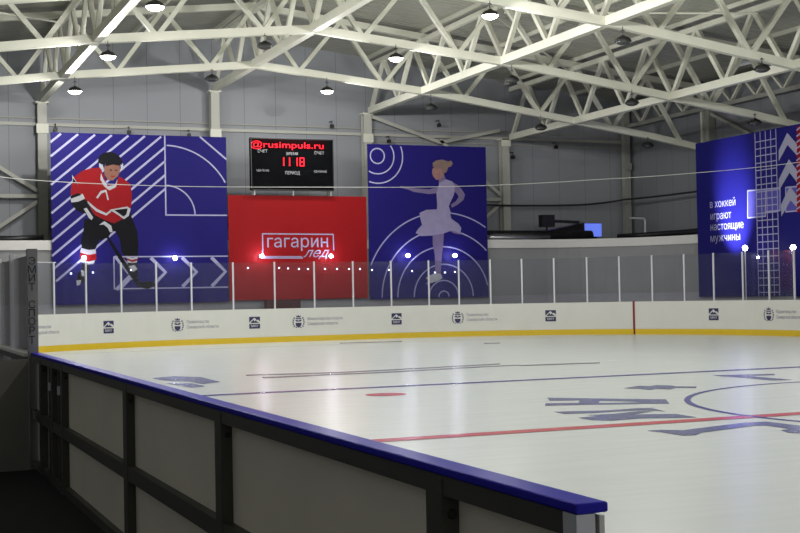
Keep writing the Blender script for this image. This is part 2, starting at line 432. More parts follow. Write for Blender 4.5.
# prints on the boards
YW_IN = .006
def on_board(s0, z0):
    def f(a, b):
        x, y = bp(s0+a, -YW_IN); return (x, y, z0+b)
    return f
def crest(s, z, h):
    mb = MB(); f = on_board(s, z); w = h*.86
    def pl(L, m): mb.poly([f(x*w, y*h) for x, y in L], m)
    c = M['logo_navy']
    for sg in (-1, 1):
        for i in range(5):
            y0 = .34-i*.16; x0 = .36+.1*math.sin(i/4*PI)
            pl([(sg*x0, y0), (sg*(x0+.13), y0-.02), (sg*(x0+.11), y0-.13), (sg*x0, y0-.11)], c)
    pl([(-.24, .50), (-.12, .40), (0, .52), (.12, .40), (.24, .50), (.2, .32), (-.2, .32)], c)
    pl([(-.28, .27), (.28, .27), (.28, .19), (-.28, .19)], c)
    pl([(-.28, .13), (-.1, .13), (0, .05), (.1, .13), (.28, .13), (.28, .03), (.1, -.01), (-.1, -.01), (-.28, .03)], c)
    pl([(-.28, -.10), (.28, -.10), (.26, -.30), (.12, -.42), (0, -.50), (-.12, -.42), (-.26, -.30)], c)
    for x in (-.3, .14): pl([(x, -.42), (x+.16, -.42), (x+.12, -.50), (x+.02, -.50)], c)
    return mb
def badge(s, z, h):
    mb = MB(); f = on_board(s, z); w = h*.95; c = M['logo_navy']
    def pl(L): mb.poly([f(x*w, y*h) for x, y in L], c)
    pl([(-.5, .5), (-.5, .02), (-.1, .36), (0, .42), (.22, .2), (.3, .27), (.5, .08), (.5, .5)])
    pl([(-.42, -.02), (-.1, .25), (0, .1), (.1, .22), (.24, .08), (.46, -.02)])
    pl([(-.5, -.1), (.5, -.1), (.5, -.5), (-.5, -.5)])
    return mb
for s in (32.0, 38.09, 42.54, 48.73, 60.86):
    s += .05
    cr = crest(s, .72, .46).build('crest_logo', M['logo_navy'], rb)
    a, b = (('Министерство спорта', 1.35) if abs(s-42.59) < .1 else ('Правительство', .82 if s < 60 else .95))
    for z_, a_, b_ in ((.76, a, b), (.58, 'Самарской области', 1.15)):
        tx = MB(); add_text(tx, on_board(s+.34, z_), a_, .15, fit=b_); tx.build('logo_lettering', M['logo_text'], rb)
for s in (35.49, 40.9, 46.36, 52.23, 58.51):
    bd = badge(s+.05, .72, .42).build('badge_logo', M['logo_navy'], rb)
    tx = MB(); add_text(tx, lambda a, b, s=s: (*bp(s+.05-.13+a, -YW_IN-.003), .565+b), 'МАУ', .12, fit=.26)
    tx.build('lettering', M['white_board'], bd)
sg = MB(); sweep(sg, 55.38, 55.46, -.01, .0, .0, BH+.02, .05); sg.build('goal_stripe', M['stripe_red'], rb)

# ------------------------------------------------------------------ bench boards, seen from their dark back
BH += .006
bb = thing('bench_boards', 'low rink boards in the foreground with glossy blue cap rail and dark frame', 'rink boards', (0, YC, 0))
Y1 = YP-.05
MB().box((-.012, YC-.006, .05), (.0, Y1, BH-.028)).build('facing', M['white_board'], bb)
cap = MB().box((-.068, YC-.01, BH-.022), (.008, Y1, BH)).build('cap_rail', M['blue_cap'], bb)
bv = cap.modifiers.new('bevel', 'BEVEL'); bv.width = .005; bv.segments = 2
MB().box((-.064, YC, BH-.072), (-.02, Y1, BH-.023)).build('upper_rail', M['dark_steel'], bb)
MB().box((-.064, YC, .655), (-.02, Y1, .732)).build('middle_rail', M['dark_steel'], bb)
MB().box((-.06, YC, .252), (-.02, Y1, .31)).build('lower_rail', M['dark_steel'], bb)
ys = [-10.66, -8.50, -6.49, -4.07, -3.55, -2.9]
for y in ys:
    p = MB().box((-.067, y-.05, .25), (-.013, y+.05, BH-.03)).build('post', M['dark_steel'], bb)
    MB().lathe([(0, 0), (.011, 0), (.013, .004), (.011, .008), (0, .009)], (0, 0, 0), 10).build('bolt', M['black'], p).matrix_parent_inverse = Matrix.Translation((-.04, y-.05, BH-.12)) @ Matrix.Rotation(PI/2, 4, 'X')
MB().box((-.066, YC-.006, .25), (-.022, YC+.05, BH-.023)).build('end_post', M['alu'], bb)['label'] = 'pale metal end post'
yy = [YC+.05]+ys[:]
for a, b in zip(sorted(yy)[:-1], sorted(yy)[1:]):
    if b > -3.9: continue
    for z0, z1 in ((.30, .665), (.728, BH-.07)):
        MB().box((-.02, a+.045, z0), (-.014, b-.045, z1)).build('back_panel', M['back_panel'], bb)
for y in (-3.3, -3.8):
    MB().box((-.05, y-.02, .3), (-.02, y+.02, BH-.07)).build('brace', M['dark_steel'], bb)
for y in (-4.0, -3.5): MB().box((-.08, y-.03, .96), (-.067, y+.03, 1.02)).build('latch', M['alu'], bb)
MB().box((-1.5, -2.53, .25), (-.11, -2.50, 1.16)).build('bench_end_panel', M['bench_panel'])
tag(bpy.data.objects['bench_end_panel'], 'dark low panel closing the bench area beside the lettered post', 'panel')

BH -= .006
# ------------------------------------------------------------------ hall shell
YW, XW, XR = 37.0, 30.9, 11.7
def ztop(x): return 11.95-.112*abs(x-XR)
def zbot(x):
    d = abs(x-XR); T = [(0, 9.86), (7, 9.13), (12, 8.42), (16.5, 7.78), (19.3, 7.3)]
    for (a, p), (b, q) in zip(T, T[1:]):
        if d <= b: return p+(q-p)*(d-a)/(b-a)
    return 7.3
XL = XR-(XW-XR)
we = MB(); we.add([(XL, YW, 0), (XW, YW, 0), (XW, YW, ztop(XW)+.3), (XR, YW, ztop(XR)+.3), (XL, YW, ztop(XL)+.3)] +
                  [(XL, YW+.15, 0), (XW, YW+.15, 0), (XW, YW+.15, ztop(XW)+.3), (XR, YW+.15, ztop(XR)+.3), (XL, YW+.15, ztop(XL)+.3)],
                  [(0, 1, 2, 3, 4), (9, 8, 7, 6, 5), (0, 5, 6, 1), (1, 6, 7, 2), (2, 7, 8, 3), (3, 8, 9, 4), (4, 9, 5, 0)])
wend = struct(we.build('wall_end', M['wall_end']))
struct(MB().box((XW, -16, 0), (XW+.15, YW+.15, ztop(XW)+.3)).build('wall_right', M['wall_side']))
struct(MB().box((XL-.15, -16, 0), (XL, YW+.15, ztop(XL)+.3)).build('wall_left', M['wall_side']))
ce = MB()
for sgn in (-1, 1):
    xe = XR+sgn*19.35
    ce.add([(XR, -16, ztop(XR)+.28), (xe, -16, ztop(xe)+.28), (xe, YW+.15, ztop(xe)+.28), (XR, YW+.15, ztop(XR)+.28),
            (XR, -16, ztop(XR)+.4), (xe, -16, ztop(xe)+.4), (xe, YW+.15, ztop(xe)+.4), (XR, YW+.15, ztop(XR)+.4)],
           [(0, 1, 2, 3), (7, 6, 5, 4), (0, 4, 5, 1), (1, 5, 6, 2), (2, 6, 7, 3), (3, 7, 4, 0)])
ceil = struct(ce.build('ceiling', M['deck']))
for k in range(-5, 6):
    x = XR+k*3.25
    MB().box((x-.05, -16, ztop(x)+.12), (x+.05, YW-.02, ztop(x)+.27)).build('purlin', M['cream'], ceil)
# girts on the end wall
for z, h, d, mname in ((8.52, .05, .10, 'grey_steel'), (8.28, .12, .12, 'column')):
    struct(MB().box((XL+.02, YW-d, z-h/2), (XW-.02, YW, z+h/2)).build('trim_1' if mname == 'grey_steel' else 'trim_2', M[mname]))
struct(MB().box((18.3, YW-.06, 8.0), (30.5, YW, 8.06)).build('trim_3', M['grey_steel']))

colx = [-1.4, 5.06, 11.68, 18.09, 24.43]
cl = ['leftmost cream steel column, at the edge of the photo', 'cream steel column left of the hockey player banner', 'cream steel column above the blue banner, left of the scoreboard',
      'cream steel column between scoreboard and figure skater banner', 'cream steel column right of the figure skater banner']
for x, l in zip(colx, cl):
    t = thing('wall_column', l, 'column', (x, YW-.3, 0), 'columns along the end wall')
    MB().box((x-.17, YW-.5, 0), (x+.17, YW-.47, zbot(x)-.14)).box((x-.17, YW-.18, 0), (x+.17, YW-.15, zbot(x)-.14)).box((x-.02, YW-.47, 0), (x+.02, YW-.18, zbot(x)-.14)).build('shaft', M['column'], t)
    MB().box((x-.22, YW-.55, 7.9), (x+.22, YW-.5, 8.25)).build('splice_plate', M['cream'], t)
    MB().box((x-.24, YW-.55, zbot(x)-.14), (x+.24, YW-.13, zbot(x)-.08)).build('cap_plate', M['cream'], t)
x = 30.55
t = thing('wall_column', 'grey steel column in the far right corner of the hall', 'column', (x, YW-.3, 0), 'columns along the end wall')
MB().box((x-.15, YW-.45, 0), (x+.15, YW-.2, 9.7)).build('shaft', M['grey_steel'], t)
MB().box((x-.2, YW-.5, 7.0), (x+.2, YW-.45, 7.3)).build('splice_plate', M['grey_steel'], t)
for y, l in ((30.6, 'grey steel column on the side wall above the edge of the blue banner'), (24.6, 'grey steel column on the side wall behind the lattice pattern banner')):
    t = thing('wall_column', l, 'column', (XW-.2, y, 0))
    MB().box((XW-.35, y-.15, 0), (XW-.02, y+.15, 8.86)).build('shaft', M['grey_steel'], t)
    MB().bar((XW-.2, y-.15, 8.7), (XW-.2, y-2.6, 7.6), .12, .12).build('knee_brace', M['grey_steel'], t)
# braces between end wall columns
def brace_set(name_lbl, segs, loc):
    t = thing('wall_bracing', name_lbl, 'bracing', loc)
    for a, b in segs: MB().bar((a[0], YW-.33, a[1]), (b[0], YW-.33, b[1]), .12, .14).build('brace', M['column'], t)
brace_set('pale K shaped wall bracing left of the hockey player banner', [((-1.2, 5.55), (4.87, 5.55)), ((-1.2, 10.2-.6), (4.87, 5.75)), ((-1.2, 1.2), (4.87, 5.35))], (1.8, YW-.33, 5.5))
brace_set('pale bracing on the wall behind the figure skater banner', [((18.3, 5.62), (24.22, 5.62)), ((21.4, 8.1), (24.22, 5.8)), ((21.4, 3.2), (24.22, 5.45)), ((18.3, 9.0), (21.4, 8.1-.1)), ((24.22, 8.6), (21.4, 8.0))], (21.3, YW-.33, 5.6))

# ------------------------------------------------------------------ trusses
NX = [XR+1.625+3.25*k for k in range(-6, 6)]     # bottom nodes
TX = [XR+3.25*k for k in range(-5, 6)]            # top nodes
def roof_truss(Y, label):
    t = thing('roof_truss', label, 'roof truss', (XR, Y, 7.3), 'trusses across the hall')
    pts = [XL+.1]+[XR+d for d in (-16.5, -12, -7, 0, 7, 12, 16.5)]+[XW-.4]
    mb = MB()
    for a, b in zip(pts, pts[1:]): mb.bar((a, Y, zbot(a)), (b, Y, zbot(b)), .2, .25)
    mb.build('bottom_chord', M['cream'], t)
    mb = MB()
    for a, b in ((XL+.1, XR), (XR, XW-.1)): mb.bar((a, Y, ztop(a)), (b, Y, ztop(b)), .2, .22)
    mb.build('top_chord', M['cream'], t)
    for i, x in enumerate(NX):
        for xt in (x-1.625, x+1.625):
            if XL+.3 < xt < XW-.3: MB().bar((x, Y, zbot(x)), (xt, Y, ztop(xt)), .15, .14).build('web_member', M['cream'], t)
    for x in (XL+.15, XW-.25): MB().bar((x, Y, zbot(x)-.1), (x, Y, ztop(x)), .14, .14).build('end_post', M['cream'], t)
    return t
T0 = roof_truss(31.0, 'cream lattice roof truss crossing the hall, the one nearest the end wall')
dup(T0, (0, -6.5, 0), 'cream lattice roof truss crossing the hall, second from the end wall')
dup(T0, (0, -13, 0), 'cream lattice roof truss crossing at the upper right, nearest of the visible three')
dup(T0, (0, -19.5, 0), 'cream lattice roof truss overhead, beyond the top edge of the photo')

def long_truss(X, label):
    t = thing('longitudinal_truss', label, 'roof truss', (X, YW-.6, zbot(X)), 'trusses running along the hall')
    zb, zt = zbot(X)+.02, ztop(X)-.15
    MB().box((X-.12, -2, zb-.13), (X+.12, YW-.55, zb+.13)).build('bottom_chord', M['cream'], t)
    MB().box((X-.09, -2, zt-.09), (X+.09, YW-.55, zt+.09)).build('top_chord', M['cream'], t)
    y = YW-.6; k = 0
    while y > 6:
        a, b = ((zb, zt) if k % 2 == 0 else (zt, zb))
        MB().bar((X, y, a), (X, y-1.5, b), .14, .14, up=(1, 0, 0)).build('web_member', M['cream'], t)
        y -= 1.5; k += 1
    return t
for X, l in ((5.06, 'cream girder running lengthwise overhead at the upper left corner'), (11.68, 'cream girder running lengthwise under the roof ridge'),
             (18.2, 'cream girder running lengthwise from above the figure skater banner'), (24.7, 'rightmost cream girder running lengthwise under the roof')):
    long_truss(X, l)
t = thing('eaves_girder', 'grey lattice girder running along the top of the right side wall', 'girder', (XW-.3, 20, 8.95))
MB().box((XW-.42, 6, 8.87), (XW-.2, YW-.6, 9.03)).build('bottom_chord', M['grey_steel'], t)
MB().box((XW-.42, 6, 9.76), (XW-.2, YW-.6, 9.9)).build('top_chord', M['grey_steel'], t)
y = YW-.8; k = 0
while y > 18:
    MB().bar((XW-.31, y, 9.0 if k % 2 else 9.8), (XW-.31, y-.8, 9.8 if k % 2 else 9.0), .09, .12, up=(1, 0, 0)).build('web_member', M['cream'], t); y -= .8; k += 1
# slim bracing rods under the deck
for a, b, l in (((-1, 25.3, 10.3), (4.8, 30.7, 10.9), 'thin roof bracing rod at the upper left corner'), ((18.4, 25.3, 10.85), (24.4, 30.7, 10.1), 'thin roof bracing rod above the figure skater banner'),
                ((24.4, 19.3, 10.1), (18.4, 24.7, 10.85), 'thin roof bracing rod at the upper right')):
    tag(MB().tube([a, b], .035, 6).build('bracing_rod', M['cream']), l, 'rod')

# ------------------------------------------------------------------ ceiling lamps
lampx = []
def high_bay(x, y, z, zc, on, label, group=None):
    t = thing('ceiling_lamp', label, 'lamp', (x, y, zc), group)
    MB().lathe([(0, z+.13), (.05, z+.13), (.08, z+.1), (.16, z+.07), (.22, z+.01), (.245, z-.05), (.235, z-.05), (.2, z+.0), (0, z+.02)], (x, y, 0), 20).build('shade', M['lamp_body'], t, True)
    MB().lathe([(0, z-.14), (.1, z-.13), (.18, z-.1), (.228, z-.045), (0, z-.03)], (x, y, 0), 20).build('lens', M['lamp_on'] if on else M['lamp_off'], t, True)
    MB().tube([(x, y, z+.12), (x, y, z+.27)], .012, 6).tube([(x-.06, y, z+.25), (x, y, z+.3), (x+.06, y, z+.25)], .012, 6).tube([(x, y, z+.28), (x, y, zc)], .01, 6).build('hook', M['cable'], t)
    if on:
        ld = bpy.data.lights.new('lamp_light', 'POINT'); ld.shadow_soft_size = .06; ld.energy = LP; ld.color = (1.0, .99, .955)
        lo = bpy.data.objects.new('light', ld); COL.objects.link(lo); lo.location = (x, y, z-.18)
        lo.parent = t; lo.matrix_parent_inverse = Matrix.Translation(-t.location)
LP = 620
F = 'the truss nearest the end wall'
rowB = [(75, 90, 1, 'lit lamp hanging above the left edge of the hockey player banner'), (212, 78, 0, 'unlit dark lamp in front of the column above the blue banner'),
        (327, 90, 1, 'lit lamp hanging just above the right end of the scoreboard'), (431, 107, 0, 'unlit dark lamp above the figure skater banner'),
        (541, 127, 0, 'unlit dark lamp on the plain end wall, right of the figure skater banner'), (648, 145, 0, 'unlit dark lamp near the far right corner, left of the side wall banner')]
rowA = [(108, 55, 1, 'lit lamp at the upper left hanging from the big diagonal girder'), (265, 45, 0, 'unlit dark lamp above and left of the scoreboard'),
        (396, 57, 1, 'lit lamp above the concentric circles of the skater banner'), (512, 79, 0, 'unlit dark lamp where cream beams cross above the right side of the skater banner'),
        (632, 102, 0, 'unlit dark lamp on the second truss, centre right'), (755, 122, 0, 'unlit dark lamp just above the side wall banner')]
rowC = [(155, 5, 1, 'lit lamp at the very top left of the photo'), (490, 14, 1, 'lit lamp at the top of the photo right of centre, brightest and nearest'),
        (623, 40, 0, 'unlit dark lamp on the nearest truss at upper right'), (762, 68, 0, 'unlit dark lamp at the far upper right where two chords cross')]
for Y, row in ((31-.25, rowB), (24.5-.25, rowA), (18-.25, rowC)):
    for px, py, on, l in row:
        P = hit(px, py, 1, Y); high_bay(P.x, Y, P.z, zbot(P.x)-.1, on, l, 'ceiling lamps')
for Y in (11.5, 5, -1.5, -8):
    for x in (5.6, 15.0)+((24.3,) if Y < 6 else ()): high_bay(x, Y, zbot(x)-.5, zbot(x)-.1, 1, 'lit lamp hanging outside the photo over the near ice', 'ceiling lamps out of view')

# ------------------------------------------------------------------ parapet / low roof behind the boards
PY, PX, PR = 33.62, 29.22, 5.0
PLs = [PX-PR-XL, PR*PI/2, PY-PR+16]
def pp(s, off=0.):
    if s < PLs[0]: return (XL+s, PY+off)
    s -= PLs[0]
    if s < PLs[1]:
        a = PI/2-s/PR; return (PX-PR+(PR+off)*math.cos(a), PY-PR+(PR+off)*math.sin(a))
    s -= PLs[1]; return (PX+off, PY-PR-s)
def psweep(name, z0, z1, o0, o1, m):
    mb = MB(); ss = [0, PLs[0]]+[PLs[0]+PLs[1]*k/16 for k in range(1, 17)]+[sum(PLs)]
    vs = []
    for s in ss:
        (x0, y0), (x1, y1) = pp(s, o0), pp(s, o1); vs += [(x0, y0, z0), (x1, y1, z0), (x1, y1, z1), (x0, y0, z1)]
    fs = [(4*i+k, 4*i+(k+1) % 4, 4*i+4+(k+1) % 4, 4*i+4+k) for i in range(len(ss)-1) for k in range(4)]
    n = 4*(len(ss)-1); mb.add(vs, fs+[(3, 2, 1, 0), (n, n+1, n+2, n+3)])
    return struct(mb.build(name, m))
psweep('wall_low', 1.5, 3.42, 0, .15, M['parapet_low'])
psweep('trim_4', 3.42, 3.76, -.06, .15, M['parapet_lip'])
psweep('baseboard_low', 0, 1.5, -.02, .15, M['plinth'])

# ------------------------------------------------------------------ banners
BY = 33.45
def bxy(px, py, k=0): P = hit(px, py, 1, BY-.012-.004*k); return (P.x, BY-.012-.004*k, P.z)
def banner(name, label, x0, x1, z0, z1, m):
    t = thing(name, label, 'banner', ((x0+x1)/2, BY, z0))
    b = MB().box((x0, BY-.01, z0), (x1, BY+.01, z1)).build('vinyl_sheet', m, t)
    fr = MB().bar((x0, BY+.05, z1-.04), (x1, BY+.05, z1-.04), .05, .05)
    for x in (x0+.25, x1-.25): fr.bar((x, BY+.07, z0+.1), (x, BY+.07, z1-.02), .06, .06)
    fr.build('support_frame', M['grey_steel'], t)
    return t
def prints(mb, layers, f):
    for k, (m, polys) in enumerate(layers):
        for P in polys: mb.poly([bxy(*f(x, y), k) for x, y in P], M[m])

b1 = banner('hanging_banner', 'tall navy banner with white diagonal stripes and a printed ice hockey player', 4.94, 11.27, 1.48, 7.56, M['navy'])
X0, X1, Z0, Z1 = 4.95, 11.26, 1.49, 7.55
pat = MB()
def clip_seg(a, b, x0, x1, z0, z1):
    (ax, az), (bx_, bz) = a, b; t0, t1 = 0., 1.; dx, dz = bx_-ax, bz-az
    for p, q in ((-dx, ax-x0), (dx, x1-ax), (-dz, az-z0), (dz, z1-az)):
        if p == 0:
            if q < 0: return None
        else:
            r = q/p
            if p < 0: t0 = max(t0, r)
            else: t1 = min(t1, r)
    return None if t0 >= t1 else ((ax+dx*t0, az+dz*t0), (ax+dx*t1, az+dz*t1))
def line(mb, a, b, w, m='print_white', y=BY-.014, win=(X0, X1, Z0, Z1)):
    c = clip_seg(a, b, *win)
    if c:
        for q in stroke(list(c), w): n_ = nud(); mb.poly([(p[0], y-n_, p[1]) for p in q], M[m])
def pxz(px, py): P = hit(px, py, 1, BY); return (P.x, P.z)
# diagonals (bottom left to top right), clipped by the vertical line
xv = pxz(165, 160)[0]
a0 = pxz(55, 267); a1 = pxz(163, 176); sl = (a1[1]-a0[1])/(a1[0]-a0[0])
z7 = pxz(54, 276)[1]
for k in range(-1, 19):
    zc = a0[1]-.1+k*.50
    line(pat, (X0, zc), (X0+8, zc+8*sl), .075, win=(X0, xv-.02, pxz(60, 278)[1]-.1, Z1-.05))
line(pat, (xv, Z1), (xv, pxz(166, 215)[1]), .05); zh = pxz(166, 215)[1]; line(pat, (xv, zh), (X1, zh), .05)
for r in (pxz(195, 215)[0]-xv, pxz(227, 205)[0]-xv+.25):
    pts = [(xv+r*math.cos(q), zh+r*math.sin(q)) for q in [PI/2*i/60 for i in range(61)]]
    ribbon(MB(), pts, .05, BY-.0145, M['print_white'], (xv, X1, zh, Z1)).build('printed_arc', M['print_white'], b1)
ca = pxz(200, 137); cb = pxz(227, 160); line(pat, ca, cb, .06)
zt, zb = pxz(170, 256.5)[1], pxz(170, 288)[1]; xl = pxz(114, 270)[0]
for z in (zt, zb): line(pat, (xl, z), (X1, z), .045)
line(pat, (xl, zt), (xl, zb), .045)
zm = (zt+zb)/2
for px in (136, 166, 197, 226):
    xa = pxz(px, 272)[0]; ribbon(MB(), [(xa-.55, zt-.04), (xa-.02, zm), (xa-.55, zb+.04)], .13, BY-.0165, M['print_white']).build('printed_chevron', M['print_white'], b1)
line(pat, (xl+.05, zt), (xl+.5, zm), .1); line(pat, (xl+.1, zb), (xl+.7, zm), .13)
pat.build('printed_pattern', M['print_white'], b1)
f1 = lambda x, y: (50+x/5.33, 130+y/5.33)
f2 = lambda x, y: (50+x/5.33, 220+y/5.33)
hp = MB()
def lay(mb, k, m, f, P): mb.poly([bxy(*f(x, y), k) for x, y in P], M[m])
lay(hp, 1.5, 'p_black', f1, [(235, 440), (290, 478), (340, 498), (395, 470), (430, 440), (445, 500), (440, 540), (310, 540), (180, 545), (195, 500)])
lay(hp, 1, 'p_black', f2, [(183, -5), (272, -5), (300, 60), (262, 108), (240, 160), (170, 152), (165, 110), (178, 60)])
lay(hp, 1, 'p_black', f2, [(320, -5), (440, -5), (465, 60), (472, 140), (466, 206), (410, 206), (382, 170), (372, 100), (345, 55), (310, 30)])
lay(hp, 1, 'p_black', f2, [(167, 232), (216, 232), (200, 300), (182, 330), (142, 330), (146, 292), (168, 262)])
lay(hp, 2, 'p_white', f2, [(166, 148), (205, 160), (243, 156), (246, 180), (205, 190), (160, 176)])
lay(hp, 3, 'p_red', f2, [(160, 172), (205, 186), (246, 178), (248, 212), (205, 222), (160, 206)])
lay(hp, 3, 'p_white', f2, [(162, 207), (205, 222), (240, 214), (232, 234), (200, 238), (168, 226)])
lay(hp, 2, 'p_white', f2, [(165, 265), (190, 275), (196, 300), (170, 300)])
lay(hp, 2, 'p_white', f2, [(140, 322), (166, 320), (160, 345), (144, 350)])
lay(hp, 2, 'p_white', f2, [(406, 190), (436, 202), (467, 196), (467, 206), (436, 213), (408, 203)])
lay(hp, 2, 'p_red', f2, [(408, 203), (436, 213), (467, 206), (465, 216), (438, 224), (411, 214)])
lay(hp, 2, 'p_white', f2, [(411, 214), (438, 224), (465, 216), (463, 226), (438, 234), (414, 226)])
lay(hp, 2, 'p_black', f2, [(414, 228), (462, 228), (470, 290), (466, 310), (432, 310), (420, 270)])
lay(hp, 3, 'p_white', f2, [(416, 246), (450, 240), (466, 262), (440, 278), (420, 262)])
lay(hp, 3, 'p_chev', f2, [(430, 308), (468, 308), (466, 318), (436, 318)])
lay(hp, 3, 'p_black', f2, [(296, 84), (306, 80), (430, 262), (482, 330), (540, 325), (568, 338), (560, 352), (520, 368), (475, 358), (450, 330), (385, 236)])
lay(hp, 4, 'p_black', f2, [(245, 30), (280, 5), (310, 20), (332, 55), (312, 92), (270, 108), (246, 80)])
lay(hp, 2, 'p_red', f1, [(265, 200), (290, 245), (300, 292), (345, 292), (368, 248), (395, 262), (428, 288), (437, 340), (434, 400), (425, 440), (395, 470), (340, 498), (290, 480), (235, 450), (205, 400), (180, 372), (110, 345), (114, 300), (128, 250), (170, 218), (215, 204)])
lay(hp, 3, 'p_white', f1, [(118, 238), (150, 292), (120, 268)]); lay(hp, 4, 'p_black', f1, [(124, 256), (148, 290), (122, 276)])
lay(hp, 3, 'p_white', f1, [(318, 425), (412, 408), (430, 420), (420, 458), (394, 475), (366, 455)]); lay(hp, 4, 'p_black', f1, [(342, 426), (414, 418), (408, 448), (392, 462)])
lay(hp, 3, 'p_white', f1, [(200, 378), (250, 420), (300, 444), (326, 424), (326, 436), (300, 456), (246, 434), (200, 392)])
lay(hp, 3, 'p_white', f1, [(272, 230), (284, 262), (308, 300), (346, 292), (360, 262), (352, 304), (316, 322), (288, 300), (268, 262)])
lay(hp, 4, 'p_white', f1, [(246, 360), (270, 325), (300, 318), (314, 372), (306, 374), (296, 330), (274, 338), (254, 366)])
lay(hp, 3, 'p_black', f1, [(112, 385), (150, 372), (190, 370), (208, 395), (222, 432), (240, 470), (226, 482), (192, 446), (150, 432), (122, 408)])
lay(hp, 4, 'p_white', f1, [(106, 352), (140, 348), (175, 340), (186, 366), (150, 382), (114, 386)]); lay(hp, 5, 'p_black', f1, [(108, 352), (150, 336), (168, 346), (112, 366)])
lay(hp, 4, 'p_white', f1, [(180, 420), (195, 414), (230, 466), (222, 480), (208, 470)])
lay(hp, 5, 'p_white', f2, [(262, 26), (290, 6), (326, 30), (334, 62), (320, 66), (308, 42), (286, 24)])
lay(hp, 3, 'p_skin', f1, [(298, 180), (345, 174), (370, 185), (374, 215), (364, 244), (334, 270), (308, 266), (290, 238), (288, 200)])
lay(hp, 4, 'p_black', f1, [(300, 176), (345, 168), (372, 178), (372, 190), (335, 184), (296, 194)])
lay(hp, 4, 'p_black', f1, [(318, 212), (330, 210), (330, 216), (318, 217)]); lay(hp, 4, 'p_black', f1, [(346, 212), (360, 213), (358, 218), (346, 217)]); lay(hp, 4, 'p_red', f1, [(324, 244), (346, 244), (344, 250), (326, 250)])
lay(hp, 4, 'p_white', f1, [(262, 164), (276, 168), (286, 206), (276, 214), (262, 196)]); lay(hp, 4, 'p_white', f1, [(376, 164), (390, 182), (390, 212), (378, 218)])
lay(hp, 5, 'p_black', f1, [(256, 172), (260, 142), (284, 122), (320, 116), (350, 124), (374, 144), (386, 168), (384, 186), (370, 180), (345, 172), (300, 178), (276, 184)])
hp.build('printed_hockey_player', M['p_red'], b1)['label'] = 'printed ice hockey player in red jersey and black helmet'

b2 = banner('hanging_banner', 'red banner with white Cyrillic lettering in a thin frame below the scoreboard', 11.31, 16.78, 1.52, 5.42, M['red_vinyl'])
lg = MB(); g5 = lambda x, y: pxz(220+x/5, 220+y/5)
def seg(mb, pts, w, m, y=BY-.014):
    for q in stroke(pts, w): n_ = nud(); mb.poly([(p[0], y-n_, p[1]) for p in q], M[m])
seg(lg, [g5(412, 190), g5(214, 190), g5(212, 69), g5(565, 72), g5(568, 150)], .045, 'print_white')
seg(lg, [g5(216, 182), g5(408, 183)], .03, 'print_white')
P = g5(236, 137); Q = g5(540, 137)
add_text(lg, lambda a, b: (P[0]+a, BY-.016, P[1]+b), 'гагарин', .66, M['print_white'], fit=Q[0]-P[0])
P2 = g5(416, 186); Q2 = g5(548, 186)
add_text(lg, lambda a, b: (P2[0]+a, BY-.020, P2[1]+b), 'лед', .5, M['print_white'], fit=Q2[0]-P2[0], shear=.5)
lg.build('logo_lettering', M['print_white'], b2)

b3 = banner('hanging_banner', 'tall navy banner with white rings and a printed figure skater', 16.86, 21.95, 1.46, 7.46, M['navy'])
win3 = (16.87, 21.94, 1.47, 7.45)
for c, rad, m_, lo_, hi_ in ((pxz(443.9, 296.6), (6, 17.5, 35, 54, 72, 91), 'print_line', -.25, 1.25), (pxz(377.2, 156), (8, 19, 29), 'print_white', 0, 2)):
    for rpx in rad:
        r = rpx*.03645
        pts = [(c[0]+r*math.cos(q), c[1]+r*math.sin(q)) for q in [lo_*PI+(hi_-lo_)*PI*i/180 for i in range(181)]]
        rg = ribbon(MB(), pts, .05, BY-.0145, M[m_], (16.87, 21.94, 1.47, 7.45))
        if rg.v: rg.build('printed_ring', M[m_], b3)
sk = MB(); s3 = lambda x, y: (390+x/3.811, 150+y/3.811)
for k, m, P in ((1, 'p_limb', [(224, 285), (248, 292), (270, 302), (270, 322), (246, 318), (226, 308)]),
                (1, 'p_limb', [(162, 316), (206, 314), (203, 360), (198, 400), (196, 430), (192, 484), (172, 484), (172, 430), (170, 395), (163, 360)]),
                (2, 'p_white', [(136, 488), (150, 478), (170, 470), (194, 472), (200, 488), (186, 498), (160, 506), (134, 512), (150, 500)]),
                (2, 'p_limb', [(190, 138), (182, 164), (150, 168), (92, 160), (66, 150), (40, 143), (40, 136), (66, 142), (94, 146), (150, 150)]),
                (1, 'p_limb', [(236, 122), (256, 132), (274, 150), (286, 170), (280, 190), (258, 208), (236, 220), (232, 208), (252, 194), (262, 178), (254, 166), (236, 150)]),
                (2, 'p_limb', [(186, 104), (206, 94), (214, 116), (204, 130), (186, 128)]),
                (3, 'p_dress', [(188, 126), (214, 112), (238, 120), (248, 138), (244, 170), (232, 196), (224, 214), (232, 240), (178, 240), (180, 208), (177, 165)]),
                (4, 'p_dress', [(180, 226), (228, 238), (234, 262), (262, 282), (272, 298), (266, 318), (236, 306), (205, 318), (160, 326), (118, 328), (98, 316), (108, 300), (122, 286), (116, 262), (112, 240), (138, 228)]),
                (3, 'p_hair', [(162, 72), (176, 62), (196, 62), (208, 80), (204, 98), (192, 112), (176, 114), (166, 102), (160, 90)]),
                (4, 'p_chev2', [(164, 66), (162, 50), (176, 40), (200, 36), (222, 44), (232, 40), (240, 50), (234, 62), (222, 66), (216, 84), (204, 90), (198, 72), (180, 66)])):
    lay(sk, k, m, s3, P)
sk.build('printed_figure_skater', M['p_dress'], b3)['label'] = 'printed figure skater in pale dress with one arm stretched out'

